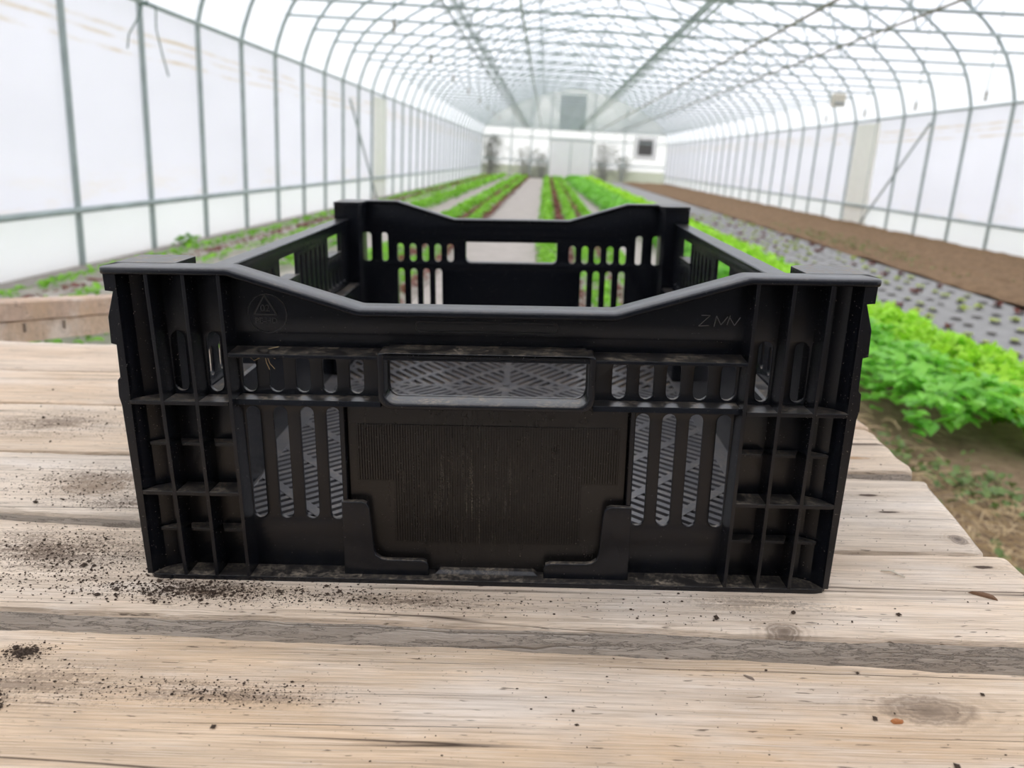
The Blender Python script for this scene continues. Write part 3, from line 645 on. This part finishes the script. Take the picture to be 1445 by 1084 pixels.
CL = [(-.165,-.012,.030,.007,900,.0009), (-.10,-.014,.03,.006,350,.0008), (-.03,-.018,.05,.008,260,.0007), (-.26,.03,.045,.022,900,.0008), (-.24,.01,.03,.02,420,.0008),
      (-.30,.13,.05,.018,420,.0008), (-.26,.10,.04,.015,300,.0008), (-.222,-.0725,.006,.0035,240,.0008), (-.2155,-.111,.0045,.0045,200,.0008), (-.12,-.095,.03,.004,200,.0006),
      (-.10,-.101,.02,.003,160,.0007), (-.17,-.10,.03,.006,150,.0006), (-.22,-.09,.03,.008,120,.0007), (-.38,.26,.05,.03,260,.0009), (.13,-.02,.03,.01,70,.0008), (0,-.10,.2,.04,260,.0006), (0,-.02,.25,.03,260,.0006), (.27,.12,.04,.06,60,.0008)]
for cx, cy, sx, sy, nn, s in CL:
    for _ in range(int(nn*1.9)): crumb(random.gauss(cx, sx), random.gauss(cy, sy), s*random.lognormvariate(-.95, .5))
for x, y, s in ((.046,-.114,.0011), (-.085,-.090,.0012), (.178,-.105,.0015), (.20,-.133,.0018), (.222,-.134,.0016), (.235,-.086,.0014), (.125,.012-.04,.002), (.168,-.021,.0018), (.225,-.02,.0015), (-.11,-.1215,.0018)): crumb(x, y, s)
on_table('soil_crumbs', q, plain('dark_soil', (.055, .035, .022), .95), 'dark soil crumbs scattered over the table planks', 'soil', 'stuff')
def chip(name, label, cat, x, y, m, L, Wd, H, rot):
    q = MB(); n = 10; pts = [(L*math.cos(a)*random.uniform(.6, 1.1), Wd*math.sin(a)*random.uniform(.6, 1.1)) for a in np.arange(n)*2*math.pi/n]
    c, s = math.cos(rot), math.sin(rot); R = lambda p, z, k: (x + (p[0]*c - p[1]*s)*k, y + (p[0]*s + p[1]*c)*k, z)
    q.add([R(p, .0001, 1) for p in pts] + [R(p, H*random.uniform(.6, 1), .75) for p in pts] + [R((0,0), H*1.2, 1)],
          [(i, (i+1) % n, n+(i+1) % n, n+i) for i in range(n)] + [(n+i, n+(i+1) % n, 2*n) for i in range(n)] + [tuple(range(n))[::-1]])
    return on_table(name, q, m, label, cat)
chip('leaf_fragment', 'small orange brown leaf fragment on the front plank', 'leaf', .187, -.1065, plain('orange_leaf', (.42, .16, .05), .7), .0032, .0019, .0014, .1)
chip('wood_splinter', 'small dark splinter lying on the front plank', 'splinter', .130, -.078, M_TWIG, .0036, .0009, .0009, -.7)
chip('bark_flake', 'dark brown bark flake on the second plank at the right', 'bark', .283, .002, plain('bark', (.20, .11, .06), .9), .010, .0028, .0016, -.55)
q = MB(); q.tube([(.235,.028,.0006), (.240,.026,.0016), (.246,.0205,.0008)], .0005, 4); q.tube([(.236,.0275,.0007), (.243,.0275,.001)], .0004, 4)
on_table('straw_fibre', q, plain('pale_fibre', (.75, .68, .55), .8), 'pale straw fibre lying on the plank right of the crate', 'straw')

# reddish rail behind the table at the left
TI_ = CAM_W
def ray(u, v, y):
    a, bb, c = axes(.2724, .0263, .0563); d = c + a*(u-722.5)/FPX - bb*(v-542)/FPX; t = y/d.y; return Vector((0,0,1)) + d*t
rail_e = empty('timber_rail', 'reddish timber rail of two stacked boards behind the table', 'rail')
M_RAIL = mat_wood('reddish_board', (.64, .46, .345), 12, warm=.5)
A0, A1 = ray(0, 457, 1.20), ray(155, 444.5, 1.47); dv = (A1 - A0).normalized(); nv = Vector((-dv.y, dv.x, 0)).normalized()
def board(z0, z1, off0, m):
    q = MB(); L0, L1, n = -.7, .46, 24
    ring = [(off0, z0), (off0, z1-.003), (off0+.003, z1), (off0+.05, z1), (off0+.053, z1-.003), (off0+.053, z0)]; vs = []
    for i in range(n+1):
        l = L0 + (L1-L0)*i/n
        for (o_, z) in ring:
            v = A0 + dv*l + nv*(o_ + random.uniform(-.0006, .0006)); vs.append((v.x, v.y, v.z + z + random.uniform(-.0005, .0005)))
    fs = [(i*6+k, (i+1)*6+k, (i+1)*6+(k+1) % 6, i*6+(k+1) % 6) for i in range(n) for k in range(6)] + [tuple(range(6)), tuple(range(n*6, n*6+6))]
    q.add(vs, fs); return q.obj('board', m, rail_e)
board(.0030, .0335, 0, M_RAIL); board(-.0345, .0018, .003, mat_wood('reddish_board', (.66, .50, .37), 13, warm=.4))
for l in (-.60, .40):
    p = A0 + dv*l + nv*.03; q = MB(); q.box(p.x-.025, p.x+.025, p.y-.022, p.y+.022, -.03, p.z-.033, 0, .003); q.obj('post', M_BATTEN, rail_e)
for u, v in ((30, 463), (84, 457)):
    p = ray(u, v, 1.2 + .27*u/155); l = (p - A0).dot(dv); a = A0 + dv*l + nv*.0015
    q = MB(); q.box(a.x-.001, a.x+.001, a.y-.0015, a.y+.0015, a.z-.017, a.z-.003); q.obj('staple', M_TWIG, rail_e)

# ------------------------------------------------------------------ the black crate
mm = lambda *p: tuple(c*.001 for c in p)
CL_ = .5653
crate = empty('vegetable_crate', 'large black slotted plastic vegetable crate on the plank table', 'crate'); crate.matrix_world = TABLE
def P2(pts): return [(x*.001, z*.001) for x, z in pts]
def part(name, me, parent, m=M_BLK, smooth=True):
    me.materials.append(m); me.name = name
    if smooth: me.polygons.foreach_set('use_smooth', [True]*len(me.polygons)); me.set_sharp_from_angle(angle=math.radians(35))
    return link(name, me, parent)
RIMP = [(-200,178.6),(-134,178.6),(-67,158.7),(67,158.7),(134,178.6),(200,178.6)]
rimz = lambda x: lerp(RIMP, x)
# end wall skin with its slots
outer = [(-192.5,.5)] + [(192.5,.5)] + [(194,176),(134,176),(67,156.2),(-67,156.2),(-134,176),(-194,176)]
holes = [rrect(-53.6,53.6,108.4,134.4,(6,6,2,2))]
for s in (-1, 1):
    for c in (71.8, 86.6, 101.3, 116.0, 130.8): holes.append(stadium(s*c, 109, 130, 7.8))
    for c in (149.3, 168.6): holes.append(stadium(s*c, 108.8, 142.4, 7.6))
    for c in (86.0, 100.6, 115.4, 130.6): holes.append(stadium(s*c, 33, 100.6, 7.8))
wall = part('end_wall', plate(P2(outer), [P2(h) for h in holes], 'y', .0145, .0172, .0005), crate)
def rib(mb, name='rib', m=M_BLK): return mb.obj(name, m, wall, False)
for s in (-1, 1):
    for xt, xb in ((138.2, 135.6), (156.6, 153.9), (175.8, 171.8)):          # upright ribs
        q = MB(); w = 1.25
        def ring(x, z): return [mm(s*x-w*.75,.2,z), mm(s*x+w*.75,.2,z), mm(s*x+w*1.1,14.6,z), mm(s*x-w*1.1,14.6,z)]
        q.hexa(ring(xb, 2.5), ring(xt, 175.6)); rib(q, 'upright_rib')
    for z in (106.0, 53.2):                                                # shelves between the upright ribs
        for x0, x1 in ((138.5, 155.0), (156.0, 173.6), (174.6, 194.6)):
            dx = -1.3 if z < 60 else 0; q = MB(); x0 += dx; x1 += dx
            pl = [(x0, .3), (x1, .3), (x1, 14.6), (x0, 14.6)] if x1 < 180 else [(x0, .3), (x1-4, .3), (x1-1.6, 1.0), (x1-7.5, 9.4), (x1-14, 13.2), (x0, 14.6)]
            q.prism([mm(s*x, y) for x, y in pl], 'z', (z-1.1)*.001, (z+1.1)*.001); rib(q, 'shelf_rib')
    for z in (80.0, 28.0):
        for x0, x1 in ((138.5, 155.0), (156.0, 173.6), (174.6, 191.5)):
            dx = -1.0 if z < 60 else -.4; q = MB(); x0 += dx; x1 += dx
            pl = [(x0, 7), (x1-4, 7), (x1-.5, 14.6), (x0, 14.6)] if x1 < 180 else [(x0, 7), (x1-4, 7), (x1-5, 9.6), (x1-11.5, 13.4), (x0, 14.6)]
            q.prism([mm(s*x, y) for x, y in pl], 'z', (z-.9)*.001, (z+.9)*.001); rib(q, 'shelf_rib')
    q = MB(); q.hexa([mm(s*57.2,4.2,104.4), mm(s*136.5,4.2,104.4), mm(s*136.5,14.6,104.4), mm(s*57.2,14.6,104.4)], [mm(s*57.2,5.2,107.4), mm(s*136.5,5.2,107.4), mm(s*136.5,14.6,107.9), mm(s*57.2,14.6,107.9)]); rib(q, 'cross_rib')
    q = MB(); q.box(*mm(s*79.6-1.3, s*79.6+1.3, 7.5, 14.6, 48, 104.5), 0, .0004); rib(q, 'panel_rib')
    # embracing clip that holds a label card
    cl = [(81.5,1.8),(81.5,48),(70,48.2),(67.4,47.2),(66.0,44.4),(64.2,18.4),(63.0,15.0),(60.2,12.9),(57,12.3),(36.5,12.2),(34.0,11.2),(33,8.6),(33,2.4)]
    me = plate(P2([(s*x, z) for x, z in cl]), [], 'y', .0055, .0092, .0007, 2); part('label_clip', me, wall)
    q = MB(); q.box(*mm(min(s*79,s*81.4), max(s*79,s*81.4), 6.5, 14.6, 2, 47.6)); rib(q, 'clip_bracket')
    # bottom flange, sides of the raised middle
q = MB(); sec = [(134.9,-136.6), ]
q.hexa([mm(-136.8,.2,132.0), mm(136.8,.2,132.0), mm(136.8,14.6,132.4), mm(-136.8,14.6,132.4)], [mm(-136.8,.4,133.9), mm(136.8,.4,133.9), mm(136.8,14.6,135.0), mm(-136.8,14.6,135.0)]); rib(q, 'cross_rib')
q = MB(); q.hexa([mm(-57,-.2,133.6), mm(57,-.2,133.6), mm(57,14.6,134.4), mm(-57,14.6,134.4)], [mm(-55,0,135.8), mm(55,0,135.8), mm(52,14.6,137.2), mm(-52,14.6,137.2)]); rib(q, 'cross_rib')
part('handle_frame', plate(P2(rrect(-57.6,57.6,105.0,136.2,(7,7,2,2))), [P2(rrect(-54.2,54.2,108.2,134.6,(6,6,1.5,1.5)))], 'y', -.0004, .0174, .0011, 2), wall)
q = MB(); q.prism([mm(-193.8,17.2), mm(-193.8,5), mm(-191,1.4), mm(-186.5,.2), mm(186.5,.2), mm(191,1.4), mm(193.8,5), mm(193.8,17.2)], 'z', 0, .0028)
q.hexa([mm(-30,7.5,2.6), mm(30,7.5,2.6), mm(30,14.6,2.6), mm(-30,14.6,2.6)], [mm(-27.2,9.5,4.6), mm(27.2,9.5,4.6), mm(27.2,14.6,5.0), mm(-27.2,14.6,5.0)]); rib(q, 'bottom_flange')
# label panel with fine ridges
q = MB(); q.box(*mm(-77.8,77.8,12.4,14.6,2.8,104.6), 0, .0004); pan = q.obj('label_panel', M_BLKP, wall)
q = MB(); x = -72.6
while x < 72.6:
    z0 = 21.2 if abs(x) < 53.2 else 58.9
    q.box(*mm(x, x+.92, 11.6, 12.5, z0, 92.3)); x += 1.45
tag(q.obj('fine_ridges', M_BLKP, wall), None, None, None, 'stuff')
# moulded marks: recycling triangle with 02 PE-HD, scratched letters, name plate outline
def text_mesh(txt, size):
    cu = bpy.data.curves.new('t', 'FONT'); cu.body = txt; cu.size = size; cu.extrude = .00025; cu.align_x = 'CENTER'
    o = bpy.data.objects.new('t', cu); COL.objects.link(o); dg = bpy.context.evaluated_depsgraph_get(); dg.update()
    me = bpy.data.meshes.new_from_object(o.evaluated_get(dg)); bpy.data.objects.remove(o); me.materials.clear()
    return me
M_EMB = plain('embossed_plastic', (.035, .034, .034), .35)
mk = bpy.data.objects.new('moulded_mark', None)
def put(me, x, z, m=M_EMB):
    me.transform(Matrix(((1,0,0,x*.001),(0,0,-1,.0144),(0,1,0,z*.001),(0,0,0,1)))); return me
marks = bmesh.new()
for txt, sz, x, z in (('02', .0052, -119.6, 154.2), ('PE-HD', .0044, -119.4, 147.6)):
    tm = put(text_mesh(txt, sz), x, z); marks.from_mesh(tm)
def stroke(p0, p1, w=.35):
    a, c = Vector(p0), Vector(p1); d = (c-a).normalized(); nn = Vector((-d.y, d.x))*w
    q = [a+nn, a-nn, c-nn, c+nn]; bm_v = [marks.verts.new(mm(v.x, yy, v.y)) for yy in (14.1, 14.6) for v in q]
    for f in ((0,1,2,3),(7,6,5,4),(0,4,5,1),(1,5,6,2),(2,6,7,3),(3,7,4,0)): marks.faces.new([bm_v[i] for i in f])
for a, c in (((-125.8,152.4),(-113.4,152.4)), ((-113.4,152.4),(-119.6,163)), ((-119.6,163),(-125.8,152.4))): stroke(a, c)
for k in range(20):
    t0, t1 = k*math.pi/10, (k+1)*math.pi/10; stroke((-118.5+10.5*math.cos(t0), 153+10.5*math.sin(t0)), (-118.5+10.5*math.cos(t1), 153+10.5*math.sin(t1)), .22)
me = bpy.data.meshes.new('moulded_mark'); marks.to_mesh(me); marks.free(); part('moulded_mark', me, wall, M_EMB, False)
marks = bmesh.new()
for a, c in (((113.4,156.2),(118,156.2)), ((118,156.2),(112.2,150.4)), ((112.2,150.4),(117.6,150.8)), ((120.4,150.2),(121.4,156)), ((121.4,156),(124,151.2)), ((124,151.2),(127.4,155.8)), ((127.2,151.2),(128.6,156.2)), ((128.6,155),(131.2,151)), ((131.2,151),(134,155.4))): stroke(a, c, .16)
me = bpy.data.meshes.new('scratched_letters'); marks.to_mesh(me); marks.free(); part('scratched_letters', me, wall, plain('scratch', (.13, .12, .115), .5), False)
part('name_plate_outline', plate(P2(rrect(-39,38,144.5,150.5,2.8)), [P2(rrect(-38.4,37.4,145.1,149.9,2.3))], 'y', .0141, .0148, .0001), wall, M_EMB)
# the far end wall is the same moulding turned round
w2 = copy_tree(wall, crate); w2.rotation_euler = (0, 0, math.pi); w2.location = (0, CL_, 0)
# rim along each end
def end_rim():
    q = MB(); sec = [(-.4,-1.1),(.1,-.35),(.9,0),(19.5,0),(20.4,-.6),(20.4,-2.4),(6,-2.8),(2.4,-3.4),(.6,-3.7),(-.3,-2.9)]
    st = [(-200.4, 5.0), (-200.0, 2.2), (-198.6, .6), (-196.5, 0)] + [(x, 0) for x in (-134.6, -133, -67.8, -66, 66, 67.8, 133, 134.6)] + [(196.5, 0), (198.6, .6), (200.0, 2.2), (200.4, 5.0)]
    V = [mm(x, max(y, y + sh) if y < 5 else y, rimz(x) + dz) for x, sh in st for y, dz in sec]; n = len(sec)
    F = [(i*n+k, (i+1)*n+k, (i+1)*n+(k+1) % n, i*n+(k+1) % n) for i in range(len(st)-1) for k in range(n)] + [tuple(range(n)), tuple(range((len(st)-1)*n, len(st)*n))]
    q.add(V, F); return q.obj('top_rim', M_RIM, crate, True)
rm = end_rim(); r2 = rm.copy(); COL.objects.link(r2); r2.rotation_euler = (0,0,math.pi); r2.location = (0, CL_, 0)
# corner posts with stacking lugs
def corner(sx):
    q = MB(); X = lambda a, b_: (min(sx*a, sx*b_)*.001, max(sx*a, sx*b_)*.001)
    q.prism([mm(sx*x, y) for x, y in ((192,17.2),(192,50),(173,50),(170,44),(170,17.2))], 'z', .003, .1765)
    q.prism([mm(sx*x, y) for x, y in ((200.4,5),(200.2,49),(197.5,51.5),(172,51.5),(168,47),(168,18),(196,18))], 'z', .1745, .1786)
    q.box(*X(187,199.4), .018, .0505, .160, .1750)
    # outer cheek in front of the post, with its stepped edge
    ed = [(194.0,2.8),(195.2,53),(196.6,104),(197.6,109),(197.2,118),(195.6,120),(195.4,137.6),(198.2,138.4),(197.9,152.5),(193.8,166),(197.9,166.4),(198.2,175)]
    q.prism([mm(sx*x, z) for x, z in ed] + [mm(sx*x, z) for x, z in ((191.8,175),(191.0,2.8))], 'y', .0008, .0045)
    lo = [(171,16.5),(173,14.7),(180,13.2),(186.4,9.4),(190.2,3.6),(191.2,1.6),(192.4,1.7),(192.4,4),(192.4,17.4),(171,17.4)]
    hi = [(175,16.5),(176.5,14.7),(182.5,13.2),(189,9.4),(191.8,3.6),(192.6,1.6),(193.3,1.7),(193.3,4),(193.3,17.4),(175,17.4)]
    n_ = len(lo); q.add([mm(sx*x, y, 2.8) for x, y in lo] + [mm(sx*x, y, 175) for x, y in hi], [tuple(range(n_)), tuple(range(n_, 2*n_))] + [(i, (i+1) % n_, n_+(i+1) % n_, n_+i) for i in range(n_)])
    return q.obj('corner_post', M_LUG, crate, False)
for sx in (-1, 1):
    c = corner(sx); c2 = c.copy(); COL.objects.link(c2); c2.rotation_euler = (0,0,math.pi); c2.location = (0, CL_, 0)
# long side wall with hand windows and slots (left one; the right one is turned round)
CLm = CL_*1000; mid = CLm/2
holes = []
for c in (mid-165, mid, mid+165): holes.append(rrect(c-25.5, c+25.5, 128.6, 148.4, 2))
y = 66.0
while y < CLm - 60:
    near = min(abs(y - c) for c in (mid-165, mid, mid+165))
    holes.append(stadium(y, 93.5, 144.5 if near > 31 else 113, 6.4)); y += 17.0
sw = part('side_wall', plate(P2([(48,0.5),(CLm-48,.5),(CLm-48,158),(48,158)]), [P2(h) for h in holes], 'x', -.1882, -.1855, .0005), crate)
q = MB(); q.prism([mm(-199.2,157.2), mm(-198.6,159.6), mm(-197.6,160), mm(-184.2,160), mm(-183.6,159.2), mm(-183.6,157.4), mm(-196.6,156.8)], 'y', .046, CL_-.046); q.obj('side_rim', M_RIM, sw)
for ya, yb in ((51, 152), (CLm-152, CLm-51)):
    q = MB(); q.box(*mm(-185.6,-173.5,ya,yb,5,88), 0, .0015); q.obj('inner_ledge', M_BLK, sw)
for yy in np.linspace(75, CLm-75, 7):
    q = MB(); q.box(*mm(-196.5,-188,yy-1.2,yy+1.2,2.5,90)); q.obj('upright_rib', M_BLK, sw)
for z in (88.5, 45):
    q = MB(); q.box(*mm(-196.5,-188,50,CLm-50,z-1.2,z+1.2)); q.obj('cross_rib', M_BLK, sw)
q = MB(); q.box(*mm(-194,-186,17,CLm-17,0,2.8)); q.obj('bottom_flange', M_BLK, sw)
for c in (mid-165, mid, mid+165):
    q = MB(); q.prism([mm(c-27,127.0), mm(c+27,127.0), mm(c+27,128.8), mm(c-27,128.8)], 'x', -.196, -.184); q.obj('window_sill_rib', M_BLK, sw)
sw2 = copy_tree(sw, crate); sw2.rotation_euler = (0,0,math.pi); sw2.location = (0, CL_, 0)
# slatted floor: slots run towards the middle of the crate, crossed by stout ribs
q = MB(); X0, X1, Ya, Yb, ZB, ZT = -.186, .186, .0168, CL_-.0168, .0022, .0048
def clip(p, d, x0, x1, y0, y1):
    t0, t1 = -9., 9.
    for pp, dd, lo, hi in ((p[0], d[0], x0, x1), (p[1], d[1], y0, y1)):
        if abs(dd) < 1e-9:
            if not lo <= pp <= hi: return None
            continue
        a, c = (lo-pp)/dd, (hi-pp)/dd
        if a > c: a, c = c, a
        t0, t1 = max(t0, a), min(t1, c)
    return (t0, t1) if t1 - t0 > .004 else None
def bar(p, d, t, w, z0, z1):
    nx_, ny_ = -d[1]*w/2, d[0]*w/2; a = (p[0]+d[0]*t[0], p[1]+d[1]*t[0]); c = (p[0]+d[0]*t[1], p[1]+d[1]*t[1])
    rg = [(a[0]+nx_, a[1]+ny_), (a[0]-nx_, a[1]-ny_), (c[0]-nx_, c[1]-ny_), (c[0]+nx_, c[1]+ny_)]
    q.hexa([(x, y, z0) for x, y in rg], [(x, y, z1) for x, y in rg])
ym = .385
for sx in (-1, 1):
    for sy in (-1, 1):
        x0, x1 = (0, X1-.012) if sx > 0 else (X0+.012, 0); y0, y1 = (ym, Yb-.006) if sy > 0 else (Ya+.012, ym)
        th = math.radians(55 if sy > 0 else 42); d = (sx*math.cos(th), sy*math.sin(th)); nrm = (-d[1], d[0])
        pit, wd = (.0108, .0050) if sy > 0 else (.0086, .0045)
        for k in range(-120, 121):                                          # thin slats, radiating
            p = (nrm[0]*k*pit, ym + nrm[1]*k*pit); t = clip(p, d, x0, x1, y0, y1)
            if t: bar(p, d, t, wd, ZB, ZT)
        th2 = math.radians(-51 if sy > 0 else -48); d2 = (sx*math.cos(th2), sy*math.sin(th2)); n2 = (-d2[1], d2[0]); sgn = 1 if n2[0]*sx + n2[1]*sy > 0 else -1
        for k in range(0, 14):
            off_ = sgn*(.010 + .040*k); p = (n2[0]*off_, ym + n2[1]*off_); t = clip(p, d2, x0, x1, y0, y1)
            if t: bar(p, d2, t, .0070, ZB, ZT + .0002)
q.box(-.0035, .0035, Ya, Yb, ZB, ZT+.0003); q.box(X0, X1, ym-.003, ym+.003, ZB, ZT+.0003)
q.box(X0, X1, Ya, Ya+.016, ZB, ZT+.0004); q.box(X0, X1, Yb-.010, Yb, ZB, ZT+.0004); q.box(X0, X0+.014, Ya, Yb, ZB, ZT+.0004); q.box(X1-.014, X1, Ya, Yb, ZB, ZT+.0004)
tag(q.obj('slatted_floor', M_BLKF, crate, False, False), None, None, None, 'stuff')
# dry straw caught in the crate
q = MB()
for p in ([(-122,11,131),(-118,10,134.5),(-112,9.5,136)], [(-124,10,130),(-119,9,131.5),(-114,8.5,129.5)], [(-119,10,131),(-117,8,127),(-114.5,8,124)], [(-120,10,131),(-119,8.5,127.5),(-117.5,8.5,123.5)], [(-121,10,130.5),(-126,9.5,128),(-128.5,11,129.5)]):
    q.tube([mm(*v) for v in p], .00022, 4)
o = q.obj('straw_wisp', M_STRAW, None, False, False); o.matrix_world = TABLE; tag(o, 'wisp of dry straw caught in the front slots of the crate', 'straw')
